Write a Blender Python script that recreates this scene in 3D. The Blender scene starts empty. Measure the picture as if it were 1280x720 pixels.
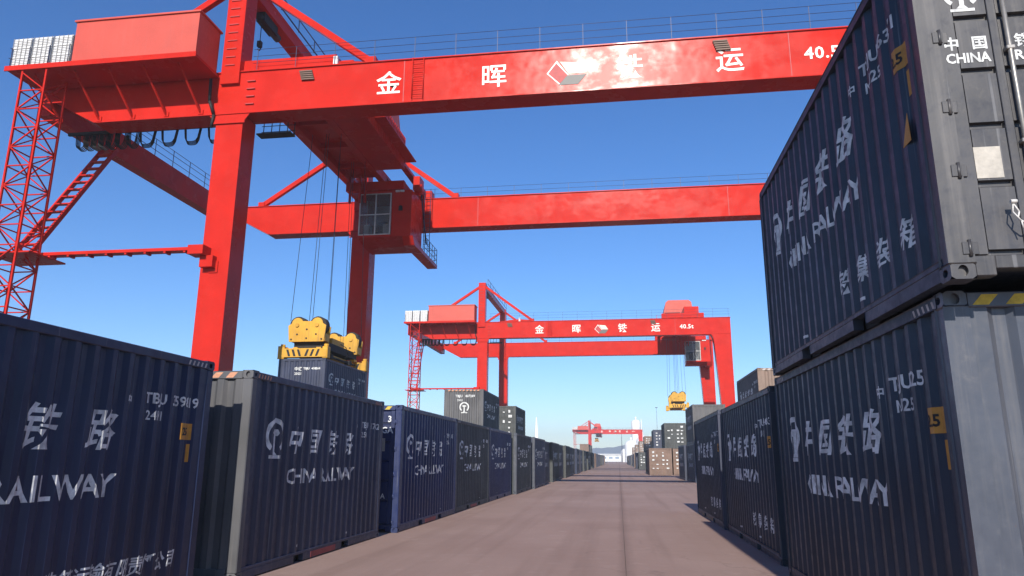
import bpy, bmesh, math, random
from mathutils import Vector, Matrix
random.seed(7)
SC = bpy.context.scene
COL = SC.collection

# ------------------------------------------------------------------ camera
CAM_H = 1.66
PITCH, YAW, ROLL, FPX = .2322, .1444, .0056, 903.5
fw = Vector((-math.sin(YAW)*math.cos(PITCH), math.cos(YAW)*math.cos(PITCH), math.sin(PITCH)))
r0 = Vector((math.cos(YAW), math.sin(YAW), 0)); u0 = r0.cross(fw)
rt = r0*math.cos(ROLL)+u0*math.sin(ROLL); up = u0*math.cos(ROLL)-r0*math.sin(ROLL)
cd = bpy.data.cameras.new('camera'); cam = bpy.data.objects.new('camera', cd); COL.objects.link(cam)
cd.sensor_width = 36; cd.lens = FPX/1280*36; cd.clip_start = .05; cd.clip_end = 6000
M = Matrix((rt, up, -fw)).transposed().to_4x4(); M.translation = (0, 0, CAM_H); cam.matrix_world = M
SC.camera = cam

# ------------------------------------------------------------------ light
SUN_EL, SUN_AZ = math.radians(29.5), math.radians(.6)      # behind the camera, a little to its right
to_sun = Vector((math.sin(SUN_AZ)*math.cos(SUN_EL), -math.cos(SUN_AZ)*math.cos(SUN_EL), math.sin(SUN_EL)))
w = bpy.data.worlds.new('World'); SC.world = w; w.use_nodes = True
nt = w.node_tree; bg = nt.nodes['Background']
sky = nt.nodes.new('ShaderNodeTexSky'); sky.sky_type = 'NISHITA'; sky.sun_disc = False
sky.sun_elevation = SUN_EL; sky.sun_rotation = math.pi-SUN_AZ
sky.altitude = 0; sky.air_density = 1.0; sky.dust_density = 0.2; sky.ozone_density = 6.0
hs = nt.nodes.new('ShaderNodeHueSaturation'); hs.inputs['Saturation'].default_value = 1.16; hs.inputs['Hue'].default_value = .507
nt.links.new(sky.outputs[0], hs.inputs['Color']); nt.links.new(hs.outputs[0], bg.inputs[0]); bg.inputs[1].default_value = .132
sl = bpy.data.lights.new('sun', 'SUN'); sun = bpy.data.objects.new('sun', sl); COL.objects.link(sun)
sl.energy = 5.0; sl.angle = math.radians(.53); sl.color = (1, .94, .85)
sun.rotation_euler = to_sun.to_track_quat('Z', 'Y').to_euler(); sun.location = (30, -60, 60)
vs = SC.view_settings; vs.view_transform = 'Standard'; vs.look = 'None'; vs.exposure = .3; vs.gamma = 1; vs.use_curve_mapping = False
SC.cycles.use_denoising = True
SC.cycles.max_bounces = 6; SC.cycles.volume_bounces = 0; SC.cycles.transparent_max_bounces = 6

# ------------------------------------------------------------------ materials
class NT:
    def __init__(s, name):
        s.m = bpy.data.materials.new(name); s.m.use_nodes = True
        s.t = s.m.node_tree; s.b = s.t.nodes['Principled BSDF']
    def n(s, kind, **kw):
        x = s.t.nodes.new('ShaderNode'+kind)
        for k, v in kw.items(): setattr(x, k, v)
        return x
    def l(s, a, b): s.t.links.new(a, b)
    def coords(s, scale=(1, 1, 1), rnd=True):
        tc = s.n('TexCoord'); mp = s.n('Mapping'); mp.inputs['Scale'].default_value = scale
        if rnd:
            oi = s.n('ObjectInfo'); ml = s.n('Math', operation='MULTIPLY'); ml.inputs[1].default_value = 37.
            s.l(oi.outputs['Random'], ml.inputs[0])
            ad = s.n('VectorMath', operation='ADD'); s.l(tc.outputs['Object'], ad.inputs[0]); s.l(ml.outputs[0], ad.inputs[1])
            s.l(ad.outputs[0], mp.inputs['Vector'])
        else: s.l(tc.outputs['Object'], mp.inputs['Vector'])
        return mp.outputs[0]
    def noise(s, vec, scale, detail=4, rough=.55):
        x = s.n('TexNoise'); x.inputs['Scale'].default_value = scale; x.inputs['Detail'].default_value = detail; x.inputs['Roughness'].default_value = rough
        s.l(vec, x.inputs['Vector']); return x.outputs['Fac']
    def ramp(s, f, a, b, lo=0., hi=1.):
        x = s.n('MapRange'); x.inputs[1].default_value = a; x.inputs[2].default_value = b; x.inputs[3].default_value = lo; x.inputs[4].default_value = hi
        s.l(f, x.inputs[0]); return x.outputs[0]
    def mix(s, f, c1, c2):
        x = s.n('Mix', data_type='RGBA')
        s.l(f, x.inputs[0])
        for c, i in ((c1, 6), (c2, 7)):
            if isinstance(c, tuple): x.inputs[i].default_value = c+(1,)
            else: s.l(c, x.inputs[i])
        return x.outputs[2]
    def bump(s, f, strength, dist, prev=None):
        x = s.n('Bump'); x.inputs['Strength'].default_value = strength; x.inputs['Distance'].default_value = dist
        s.l(f, x.inputs['Height'])
        if prev is not None: s.l(prev, x.inputs['Normal'])
        return x.outputs[0]

def paint(name, base, dust=(.22, .2, .18), rough=.45, dustk=.45, rustk=.5, wave=.25, wavescale=1.1, spec=.5, streakz=.3, var=(.78, 1.15), patchy=False):
    a = NT(name); v = a.coords()
    big = a.noise(v, .9, 3); dark = tuple(c*var[0] for c in base); lite = tuple(min(1, c*var[1]) for c in base)
    c = a.mix(a.ramp(big, .32, .68), dark, lite)
    st = a.noise(a.coords((7, 7, streakz)), 1.6, 5, .6)
    c = a.mix(a.ramp(st, .5, .78, 0, dustk), c, dust)
    fine = a.noise(v, 9, 6, .7)
    c = a.mix(a.ramp(fine, .6, .8, 0, dustk*.7), c, dust)
    sc = a.noise(a.coords((16, 16, .35)), 1.3, 3, .5)
    if rustk > 0: c = a.mix(a.ramp(sc, .68, .73, 0, .3), c, (.26, .26, .27))
    if rustk > 0:
        rs = a.noise(v, 3.3, 8, .72)
        c = a.mix(a.ramp(rs, .69, .74, 0, rustk), c, (.11, .045, .022))
    a.l(c, a.b.inputs['Base Color'])
    if patchy:     # clean glossy areas between dulled, dusty ones
        pn = a.noise(a.coords((1, 1, 1.3)), .75, 6, .62)
        a.l(a.ramp(pn, .42, .58, rough, .29), a.b.inputs['Roughness'])
    else: a.l(a.ramp(fine, .3, .75, rough*.8, min(1, rough*1.45)), a.b.inputs['Roughness'])
    a.b.inputs['Specular IOR Level'].default_value = spec
    nrm = a.bump(a.noise(v, wavescale, 2), wave, .06)
    if rustk > 0: nrm = a.bump(a.noise(v, 60, 3), .06, .004, nrm)
    a.l(nrm, a.b.inputs['Normal'])
    return a.m
def plain(name, base, rough=.6, metal=0., var=.25, scale=3.):
    a = NT(name); v = a.coords(); n = a.noise(v, scale, 6, .65)
    a.l(a.mix(a.ramp(n, .3, .7), tuple(c*(1-var) for c in base), tuple(min(1, c*(1+var*.5)) for c in base)), a.b.inputs['Base Color'])
    a.b.inputs['Roughness'].default_value = rough; a.b.inputs['Metallic'].default_value = metal
    a.l(a.bump(n, .15, .01), a.b.inputs['Normal'])
    return a.m

MT = {
 'red': paint('crane_red', (.52, .022, .013), (.42, .045, .03), .18, .25, .0, .30, .8, .085, .2, (.9, 1.06), True),
 'house': paint('crane_house_orange', (.52, .06, .034), (.42, .12, .09), .5, .2, .0, .2, .8, .5, .3, (.92, 1.05)),
 'navy': paint('paint_navy', (.009, .018, .056), (.09, .095, .12), rough=.42, dustk=.10, rustk=.25),
 'steelblue': paint('paint_steel_blue', (.018, .030, .050), (.07, .08, .095), rough=.45, dustk=.10, rustk=.3),
 'slate': paint('paint_slate', (.031, .039, .074), (.10, .10, .12), rough=.48, dustk=.15, rustk=.35),
 'royal': paint('paint_royal', (.011, .022, .085), (.09, .095, .13), rough=.42, dustk=.1, rustk=.2),
 'greygreen': paint('paint_grey_green', (.052, .058, .058), rough=.6, dustk=.3, rustk=.4),
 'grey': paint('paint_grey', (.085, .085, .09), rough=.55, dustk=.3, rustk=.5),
 'paleblue': paint('paint_pale_blue_and_lit_post', (.06, .068, .09), rough=.36, dustk=.35, rustk=.5, spec=.6),
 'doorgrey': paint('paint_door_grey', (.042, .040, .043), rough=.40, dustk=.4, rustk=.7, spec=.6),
 'brown': paint('paint_brown', (.19, .12, .088), rough=.65, dustk=.3, rustk=.4),
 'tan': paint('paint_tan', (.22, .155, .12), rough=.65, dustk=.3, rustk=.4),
 'white': plain('lettering_white', (.66, .67, .66), .6, 0, .5, 7.),
 'cream': plain('sign_cream', (.80, .76, .68), .5, 0, .08, 2.),
 'orange': plain('sign_orange', (.52, .24, .03), .55, 0, .25, 9.),
 'yellow': paint('spreader_yellow', (.60, .31, .018), (.16, .11, .05), .5, .6, .7, .2, 1.4),
 'hazyellow': plain('stripe_yellow', (.62, .45, .05), .6, 0, .35, 12.),
 'hazpale': plain('stripe_pale', (.5, .45, .42), .7, 0, .3, 12.),
 'hazorange': plain('stripe_orange', (.6, .28, .16), .7, 0, .3, 12.),
 'black': plain('black_rubber', (.012, .012, .013), .7),
 'hole': plain('dark_metal_and_hollow', (.02, .02, .022), .8),
 'cable': plain('steel_rope', (.045, .05, .06), .5, .3),
 'rail': plain('rail_grey', (.035, .04, .085), .5, .2),
 'steel': plain('galvanised_steel', (.33, .31, .28), .42, .6, .3, 8.),
 'plate': plain('aluminium_plate', (.42, .38, .32), .42, .3, .25, 12.),
 'redlabel': plain('label_red', (.3, .05, .05), .6),
 'pipe': plain('wire_white', (.6, .58, .55), .5),
 'louvre': plain('louvre_white', (.72, .71, .70), .55, 0, .15, 6.),
 'vent': plain('vent_brown', (.14, .085, .06), .6, .2),
 'concrete': plain('white_render', (.78, .78, .77), .7, 0, .08, .3),
 'farblue': plain('far_blue_roof', (.25, .32, .42), .6, 0, .1, .3),
 'hill': plain('hill_scrub', (.10, .13, .17), .9, 0, .3, .01),
 'grn': plain('emblem_green', (.55, .62, .48), .5, 0, .1),
 'dgrey': plain('emblem_grey', (.09, .085, .08), .5, 0, .1),
 'wear': plain('worn_red', (.42, .03, .03), .55, 0, .3),
}
g = NT('glass'); g.b.inputs['Base Color'].default_value = (.62, .65, .66, 1); g.b.inputs['Roughness'].default_value = .05; g.b.inputs['Transmission Weight'].default_value = .9; g.b.inputs['IOR'].default_value = 1.2
MT['glass'] = g.m

# road: brown-pink dusty concrete, tyre bands along the road, patches
a = NT('road_concrete'); v = a.coords(rnd=False)
c = a.mix(a.ramp(a.noise(v, .22, 5, .6), .3, .7), (.275, .182, .15), (.352, .245, .205))
c = a.mix(a.ramp(a.noise(a.coords((1.1, .035, 1), False), 1.3, 4, .6), .50, .70, 0, .7), c, (.235, .155, .125))
c = a.mix(a.ramp(a.noise(v, 1.7, 8, .7), .56, .72, 0, .45), c, (.42, .315, .27))
c = a.mix(a.ramp(a.noise(v, 14, 8, .75), .5, .8, 0, .4), c, (.22, .15, .12))
c = a.mix(a.ramp(a.noise(v, 2.9, 9, .8), .70, .74, 0, .7), c, (.6, .52, .48))
sx_ = a.n('SeparateXYZ'); a.l(v, sx_.inputs[0]); d_ = a.n('Math', operation='SUBTRACT'); a.l(sx_.outputs[0], d_.inputs[0]); d_.inputs[1].default_value = .06
ab = a.n('Math', operation='ABSOLUTE'); a.l(d_.outputs[0], ab.inputs[0])       # dark seepage along the slab joint
wv = a.noise(a.coords((1, .5, 1), False), 2.2, 6, .7); wd_ = a.n('Math', operation='MULTIPLY'); a.l(wv, wd_.inputs[0]); wd_.inputs[1].default_value = .30
mr = a.n('MapRange'); a.l(ab.outputs[0], mr.inputs[0]); mr.inputs[1].default_value = 0; a.l(wd_.outputs[0], mr.inputs[2]); mr.inputs[3].default_value = .55; mr.inputs[4].default_value = 0
c = a.mix(mr.outputs[0], c, (.17, .11, .09))
ck = a.n('TexVoronoi', feature='DISTANCE_TO_EDGE'); ck.inputs['Scale'].default_value = .33; wp = a.n('VectorMath', operation='ADD'); a.l(v, wp.inputs[0])
nz = a.n('TexNoise'); nz.inputs['Scale'].default_value = 1.6; nz.inputs['Detail'].default_value = 6; a.l(v, nz.inputs['Vector']); a.l(nz.outputs['Color'], wp.inputs[1]); a.l(wp.outputs[0], ck.inputs['Vector'])
ckm = a.n('Math', operation='MULTIPLY'); a.l(a.ramp(ck.outputs['Distance'], .0, .012, .45, 0), ckm.inputs[0]); a.l(a.ramp(a.noise(v, .12, 2), .5, .6), ckm.inputs[1])
c = a.mix(ckm.outputs[0], c, (.14, .09, .075))
a.l(c, a.b.inputs['Base Color']); a.b.inputs['Roughness'].default_value = .82; a.b.inputs['Specular IOR Level'].default_value = .3
nb = a.bump(a.noise(v, 1.2, 3), .25, .03); nb = a.bump(a.noise(v, 90, 4, .7), .5, .006, nb); a.l(nb, a.b.inputs['Normal'])
MT['road'] = a.m
a = NT('yard_ground'); v = a.coords(rnd=False)
c = a.mix(a.ramp(a.noise(v, .15, 6), .3, .7), (.06, .05, .046), (.10, .082, .072))
a.l(c, a.b.inputs['Base Color']); a.b.inputs['Roughness'].default_value = .9
a.l(a.bump(a.noise(v, 8, 6, .7), .5, .03), a.b.inputs['Normal']); MT['ground'] = a.m

# ------------------------------------------------------------------ mesh helpers
class MB:
    def __init__(s): s.v = []; s.f = []; s.sm = []
    def add(s, vs_, fs, smooth=False):
        o = len(s.v); s.v += [tuple(p) for p in vs_]; s.f += [tuple(i+o for i in f) for f in fs]; s.sm += [smooth]*len(fs); return s
    def box(s, x0, x1, y0, y1, z0, z1, c=0.):
        if c <= 0:
            vv = [(x, y, z) for x in (x0, x1) for y in (y0, y1) for z in (z0, z1)]
            return s.add(vv, [(0, 1, 3, 2), (4, 6, 7, 5), (0, 4, 5, 1), (2, 3, 7, 6), (0, 2, 6, 4), (1, 5, 7, 3)])
        bm = bmesh.new(); bmesh.ops.create_cube(bm, size=1)
        for q in bm.verts: q.co = ((x0+x1)/2+q.co.x*(x1-x0), (y0+y1)/2+q.co.y*(y1-y0), (z0+z1)/2+q.co.z*(z1-z0))
        bmesh.ops.bevel(bm, geom=list(bm.edges), offset=c, segments=1, affect='EDGES')
        bm.verts.index_update(); s.add([q.co for q in bm.verts], [[q.index for q in f.verts] for f in bm.faces]); bm.free(); return s
    def beam(s, p0, p1, w_, h_, ref=(0, 0, 1)):
        p0, p1 = Vector(p0), Vector(p1); d = (p1-p0).normalized(); ref = Vector(ref)
        if abs(d.dot(ref)) > .98: ref = Vector((0, 1, 0))
        a_ = d.cross(ref).normalized(); b_ = a_.cross(d)
        vv = [p+a_*sx*w_/2+b_*sz*h_/2 for p in (p0, p1) for sx in (-1, 1) for sz in (-1, 1)]
        return s.add(vv, [(0, 1, 3, 2), (4, 6, 7, 5), (0, 4, 5, 1), (2, 3, 7, 6), (0, 2, 6, 4), (1, 5, 7, 3)])
    def cyl(s, p0, p1, r, n=8, r1=None, cap=True):
        r1 = r if r1 is None else r1
        p0, p1 = Vector(p0), Vector(p1); d = (p1-p0).normalized(); ref = Vector((0, 0, 1)) if abs(d.z) < .9 else Vector((1, 0, 0))
        a_ = d.cross(ref).normalized(); b_ = a_.cross(d); vv = []
        for p, rr in ((p0, r), (p1, r1)):
            for k in range(n): t = 2*math.pi*k/n; vv.append(p+(a_*math.cos(t)+b_*math.sin(t))*rr)
        s.add(vv, [(k, (k+1) % n, n+(k+1) % n, n+k) for k in range(n)], True)
        if cap: o = len(s.v)-2*n; s.f += [tuple(o+k for k in range(n))[::-1], tuple(o+n+k for k in range(n))]; s.sm += [False, False]
        return s
    def tube(s, pts, r, n=6):
        for p, q in zip(pts, pts[1:]): s.cyl(p, q, r, n)
        return s
    def prism(s, poly, axis, a0, a1):
        # poly: 2-D outline; axis 'y': (x,z) at y a0..a1, 'x': (y,z), 'z': (x,y)
        def p3(p, t): return {'y': (p[0], t, p[1]), 'x': (t, p[0], p[1]), 'z': (p[0], p[1], t)}[axis]
        n = len(poly); vv = [p3(p, a0) for p in poly]+[p3(p, a1) for p in poly]
        return s.add(vv, [tuple(range(n))[::-1], tuple(range(n, 2*n))]+[(k, (k+1) % n, n+(k+1) % n, n+k) for k in range(n)])
    def mesh(s, name):
        m = bpy.data.meshes.new(name); m.from_pydata(s.v, [], s.f)
        bm = bmesh.new(); bm.from_mesh(m); bmesh.ops.recalc_face_normals(bm, faces=bm.faces); bm.to_mesh(m); bm.free()
        m.materials.append(None)
        if any(s.sm):
            for p, q in zip(m.polygons, s.sm): p.use_smooth = q
        return m
    def build(s, name, mat, parent=None, loc=None): return obj(name, s.mesh(name), mat, parent, loc)

def obj(name, mesh, mat, parent=None, loc=None):
    o = bpy.data.objects.new(name, mesh); COL.objects.link(o)
    if mesh is not None and mat is not None:
        o.material_slots[0].link = 'OBJECT'; o.material_slots[0].material = MT[mat] if isinstance(mat, str) else mat
    if parent is not None: o.parent = parent
    if loc is not None: o.location = loc
    return o
def empty(name, loc=(0, 0, 0), rz=0): o = obj(name, None, None, None, loc); o.rotation_euler.z = rz; o.empty_display_size = .3; return o
def tag(o, label, cat, group=None):
    o['label'] = label; o['category'] = cat
    if group: o['group'] = group
    return o
def struct(o): o['kind'] = 'structure'; return o
def copy_tree(o, parent=None):
    c_ = o.copy(); COL.objects.link(c_); c_.parent = parent
    for ch in list(o.children): copy_tree(ch, c_)
    return c_

# text as flat 2-D meshes (default font, its own fallback glyphs)
_tx = {}
def text_geo(body, size, bold=0., shear=0., spacing=1.):
    k = (body, size, bold, shear, spacing)
    if k in _tx: return _tx[k]
    c_ = bpy.data.curves.new('t', 'FONT'); c_.body = body; c_.size = size; c_.offset = bold; c_.shear = shear; c_.space_character = spacing; c_.resolution_u = 2
    o = bpy.data.objects.new('t', c_); COL.objects.link(o)
    bpy.context.view_layer.update(); dg = bpy.context.evaluated_depsgraph_get()
    m = bpy.data.meshes.new_from_object(o.evaluated_get(dg))
    vv = [(p.co.x, p.co.y) for p in m.vertices]; ff = [tuple(p.vertices) for p in m.polygons]
    bpy.data.objects.remove(o); bpy.data.meshes.remove(m); bpy.data.curves.remove(c_)
    x0 = min(p[0] for p in vv); vv = [(p[0]-x0, p[1]) for p in vv]
    _tx[k] = (vv, ff); return _tx[k]
def emblem_geo(R):
    vv, ff = [], []; n = 26; a0, a1 = math.radians(-52), math.radians(232)
    for k in range(n+1):
        t = a0+(a1-a0)*k/n
        for r_ in (R, R*.74): vv.append((R+math.cos(t)*r_, R*1.25+math.sin(t)*r_))
    for k in range(n): ff.append((2*k, 2*k+1, 2*k+3, 2*k+2))
    def q(*p): o = len(vv); vv.extend((R+x*R, z*R) for x, z in p); ff.append(tuple(range(o, o+len(p))))
    q((-.42, 1.42), (-.30, 1.62), (.30, 1.62), (.42, 1.42), (.30, 1.26), (-.30, 1.26))
    q((-.13, 1.26), (.13, 1.26), (.13, .42), (-.13, .42))
    q((-.13, .42), (.13, .42), (.32, .22), (-.32, .22))
    q((-.66, .02), (.66, .02), (.66, .20), (-.66, .20))
    return vv, ff
def merge2d(items):
    vv, ff = [], []
    for (gv, gf), s0, z0 in items:
        o = len(vv); vv += [(p[0]+s0, p[1]+z0) for p in gv]; ff += [tuple(i+o for i in f) for f in gf]
    return vv, ff
def lettering(name, items, f3, mat, parent, cuts=None):
    """items in (s,z); f3 maps (s,z) to the surface; cuts = positions along s where the surface bends"""
    vv, ff = merge2d(items); bm = bmesh.new(); bv = [bm.verts.new((p[0], p[1], 0)) for p in vv]
    for f in ff:
        try: bm.faces.new([bv[i] for i in f])
        except ValueError: pass
    if cuts:
        lo, hi = min(p[0] for p in vv), max(p[0] for p in vv)
        for cpos in cuts:
            if lo < cpos < hi:
                bmesh.ops.bisect_plane(bm, geom=bm.verts[:]+bm.edges[:]+bm.faces[:], plane_co=(cpos, 0, 0), plane_no=(1, 0, 0))
    for q in bm.verts: q.co = f3(q.co.x, q.co.y)
    m = bpy.data.meshes.new(name); bm.to_mesh(m); bm.free(); m.materials.append(None)
    return obj(name, m, mat, parent) if mat else m

# ------------------------------------------------------------------ shipping containers
W, L, T = 2.44, 6.058, 2.896
PITCH_C, DEP = .278, .038
S0 = .23; NP = int((L-2*S0)/PITCH_C); S1 = S0+NP*PITCH_C
def breaks():
    b = []
    for k in range(NP):
        p = S0+k*PITCH_C; b += [p, p+.036, p+.104, p+.174, p+.242]
    return b+[S1]
BRK = breaks()
def depth(s):
    if s <= S0 or s >= S1: return 0.
    t = (s-S0) % PITCH_C
    if t < .036 or t > .242: return 0.
    if t < .104: return (t-.036)/.068*DEP
    if t < .174: return DEP
    return (.242-t)/.068*DEP
XS = W/2-.014                      # outer face of the corrugated side
CACHE = {}
def cached(key, fn):
    if key not in CACHE: CACHE[key] = fn()
    return CACHE[key]

def m_side(sgn, step=1):
    b = MB(); pr = [0.14]+BRK+[L-.14]; vv = []
    for s in pr: vv += [(sgn*(XS-depth(s)), s, .15), (sgn*(XS-depth(s)), s, T-.09)]
    b.add(vv, [(2*k, 2*k+1, 2*k+3, 2*k+2) for k in range(len(pr)-1)]); return b.mesh('side_panel')
def m_top_rail(sgn):
    return MB().box(sgn*(W/2-.062), sgn*(W/2-.002), .12, L-.12, T-.112, T-.012, .008).mesh('top_rail')
PK = (L/2-1.03, L/2+1.03)
def m_bottom_rail(sgn):
    b = MB(); xa, xb = sgn*(W/2-.09), sgn*(W/2-.003)
    b.box(xa, xb, .12, L-.12, .128, .172, .005)
    for y0, y1 in ((.12, PK[0]-.18), (PK[0]+.18, PK[1]-.18), (PK[1]+.18, L-.12)): b.box(xa, xb, y0, y1, .018, .127, .004)
    return b.mesh('bottom_rail')
def m_pocket(sgn, p): return MB().box(sgn*(W/2-.5), sgn*(W/2-.12), p-.179, p+.179, .02, .126).mesh('fork_pocket')  # solid dark block; the shade inside the opening is its colour
def m_post(sx, sy):
    y0, y1 = (.004, .15) if sy < 0 else (L-.15, L-.004)
    return MB().box(sx*(W/2-.16), sx*(W/2-.004), y0, y1, .115, T-.115, .012).mesh('corner_post')
def m_header(y0, y1): return MB().box(-W/2+.165, W/2-.165, y0, y1, T-.125, T-.010, .008).mesh('end_header')
def m_sill(y0, y1):
    b = MB()
    b.box(-W/2+.165, -W/2+.30, y0, y1, .02, .165, .006); b.box(W/2-.30, W/2-.165, y0, y1, .02, .165, .006); b.box(-W/2+.30, W/2-.30, y0, y1, .07, .165, .006)
    return b.mesh('end_sill')
def m_casting():
    # corner casting 0.178 x 0.162 x 0.118 with oval apertures on the three outer faces; outer corner at origin, body towards -x,+y,+z
    b = MB(); sx, sy, sz = .162, .178, .118
    def face(p3, w_, h_, rw, rh):
        n = 16; vv = []
        for k in range(n):
            t = 2*math.pi*(k+.5)/n; cx, cz = math.cos(t), math.sin(t); q = max(abs(cx), abs(cz)); vv.append(p3(w_/2+cx/q*w_/2, h_/2+cz/q*h_/2, 0))
        for dd in (0, .035):
            for k in range(n): t = 2*math.pi*(k+.5)/n; vv.append(p3(w_/2+math.cos(t)*rw, h_/2+math.sin(t)*rh, dd))
        fs = [(k, (k+1) % n, n+(k+1) % n, n+k) for k in range(n)]+[(n+k, n+(k+1) % n, 2*n+(k+1) % n, 2*n+k) for k in range(n)]+[tuple(range(2*n, 3*n))]
        b.add(vv, fs)
    face(lambda u_, v_, d: (-u_, d, v_), sx, sz, .034, .042)          # end face (y=0)
    face(lambda u_, v_, d: (-d, u_, v_), sy, sz, .040, .030)          # side face (x=0)
    b.add([(0, 0, 0), (-sx, 0, 0), (-sx, sy, 0), (0, sy, 0)], [(0, 1, 2, 3)])
    b.add([(0, 0, sz), (-sx, 0, sz), (-sx, sy, sz), (0, sy, sz)], [(0, 1, 2, 3)])
    b.add([(-sx, 0, 0), (-sx, sy, 0), (-sx, sy, sz), (-sx, 0, sz)], [(0, 1, 2, 3)])
    b.add([(0, sy, 0), (-sx, sy, 0), (-sx, sy, sz), (0, sy, sz)], [(0, 1, 2, 3)])
    return b.mesh('corner_casting')
def m_roof():
    b = MB(); pr = []; s = .14
    while s < L-.2: pr += [(s, 0), (s+.10, 0), (s+.13, .02), (s+.20, .02)]; s += .233
    vv = []
    for q, d in pr: vv += [(-W/2+.07, q, T-.05+d), (W/2-.07, q, T-.05+d)]
    b.add(vv, [(2*k, 2*k+1, 2*k+3, 2*k+2) for k in range(len(pr)-1)]); return b.mesh('roof_panel')
def m_floor(): return MB().box(-W/2+.1, W/2-.1, .1, L-.1, .13, .16).mesh('floor_panel')
def m_endwall():
    b = MB(); pr = [-W/2+.16, -W/2+.40]; x = -W/2+.40; k = 0; vv = []; pts = [(-W/2+.155, 0.), (-W/2+.30, 0.)]
    x = -W/2+.30
    while x < W/2-.32: pts += [(x+.05, .042), (x+.14, .042), (x+.19, 0.), (x+.28, 0.)]; x += .28
    pts += [(W/2-.155, 0.)]
    for px, d in pts: vv += [(px, .02+d, .16), (px, .02+d, T-.12)]
    b.add(vv, [(2*i, 2*i+1, 2*i+3, 2*i+2) for i in range(len(pts)-1)]); return b.mesh('end_panel')
DZ0, DZ1 = .175, T-.135
def m_door(sx):
    # leaf: flat frame with pressed raised panels separated by recessed grooves
    b = MB(); xa, xb = sx*.012, sx*(W/2-.172); x0, x1 = min(xa, xb), max(xa, xb)
    b.box(x0, x1, .060, .090, DZ0, DZ1)
    b.box(x0, x0+.10, .022, .0599, DZ0, DZ1, .004); b.box(x1-.10, x1, .022, .0599, DZ0, DZ1, .004)
    b.box(sx*.68-.03, sx*.68+.03, .016, .0599, DZ0, DZ1, .004)
    gz = [DZ0, .69, 1.14, 1.58, 2.02, 2.45, DZ1]
    for za, zb in zip(gz, gz[1:]):
        for xa, xb in ((x0+.104, sx*.68-.034 if sx > 0 else -.714), (sx*.68+.034 if sx > 0 else -.646, x1-.104)):
            b.prism([(.0599, za+.03), (.0599, zb-.002), (.024, zb-.02), (.024, za+.036)], 'x', xa, xb)
    return b.mesh('door')
def m_rod(x): 
    b = MB(); b.cyl((x, -.012, .06), (x, -.012, T-.06), .0175, 10)
    for z in (.30, 1.0, 1.74, 2.5): b.box(x-.03, x+.03, -.032, .022, z-.016, z+.016, .005)
    b.box(x-.035, x+.035, -.03, .02, .05, .13, .006); b.box(x-.035, x+.035, -.03, .02, T-.12, T-.04, .006)
    return b.mesh('lock_rod')
def m_handle(x, sx):
    z_h = .49; b = MB(); b.box(x-.02, x+sx*.36 if sx > 0 else x+.02, -.045, -.03, z_h, z_h+.03, .004) if sx > 0 else b.box(x-.36, x+.02, -.045, -.03, z_h, z_h+.03, .004)
    xe = x+sx*.30; b.box(xe-.10, xe+.10, -.05, .022, z_h-.15, z_h-.11, .004); b.box(xe-.03, xe+.03, -.055, .022, z_h+.03, z_h+.06, .004)
    return b.mesh('door_handle')
def m_hinge(sx, z):
    x = sx*(W/2-.165); b = MB(); b.box(min(x, x-sx*.04), max(x, x-sx*.04), .008, .0215, z-.045, z+.045, .003); b.cyl((x+sx*.02, .0, z-.06), (x+sx*.02, .0, z+.06), .013, 8)
    b.box(min(x, x+sx*.07), max(x, x+sx*.07), -.004, .0035, z-.045, z+.045, .003)
    return b.mesh('hinge')

def fitw(geo, width):
    gv, gf = geo; k = width/max(p[0] for p in gv); return [(p[0]*k, p[1]) for p in gv], gf
def centred(ch, size, bold, shear, sc):
    gv, gf = text_geo(ch, size, bold, shear); return (gv, gf), sc-max(p[0] for p in gv)/2
def text_items(variant, number, sub):
    """lettering on the long side, s along the reading direction; (part name, geometry, s, z)"""
    it = [('emblem', emblem_geo(.275), .63, 1.64)]
    for ch, sc, bd in zip('中国铁路', (1.67, 2.44, 3.27, 4.08), (.012, .008, .008, .007)):
        gq, s0 = centred(ch, .45, bd, .25, sc); it.append(('character', gq, s0, 1.77))
    it.append(('lettering', fitw(text_geo('CHINA', .33, .006), 1.12), 1.44, 1.255)); it.append(('lettering', fitw(text_geo('RAILWAY', .33, .006), 1.62), 2.76, 1.255))
    wds = number.split()
    it += [('number', fitw(text_geo(wd, .17, .004), .40 if not i else .09*len(wd)), (4.75, 5.24, 5.80)[i], 2.27) for i, wd in enumerate(wds[:2])]; it.append(('number', text_geo(sub, .15, .003), 4.80, 2.08))
    it.append(('character', text_geo('中', .12, .003), 4.42, 2.24))
    if variant == 'company': it.append(('lettering', fitw(text_geo('中铁集装箱运输有限责任公司', .22, .003, .2), 2.75), 2.90, .40))
    elif variant == 'short':
        for k, ch in enumerate('铁集装箱'): gq, s0 = centred(ch, .27, .004, .25, 3.66+k*.57); it.append(('character', gq, s0, .46))
    it += [('mark', text_geo('–', .2, .01), 1.9, .22), ('mark', text_geo('–', .2, .01), 4.1, .22)]
    return it
def side_map(sgn):
    if sgn > 0: return lambda s, z: (XS-depth(s)+.004, s, z)
    return lambda s, z: (-(XS-depth(s)+.004), L-s, z)
CUT = sorted(BRK)
CUT_R = sorted(L-x for x in BRK)

def side_map2(sgn):
    if sgn > 0: return lambda s, z: (XS-depth(s)+.004, s, z)
    return lambda s, z: (-(XS-depth(L-s)+.004), L-s, z)

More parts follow.
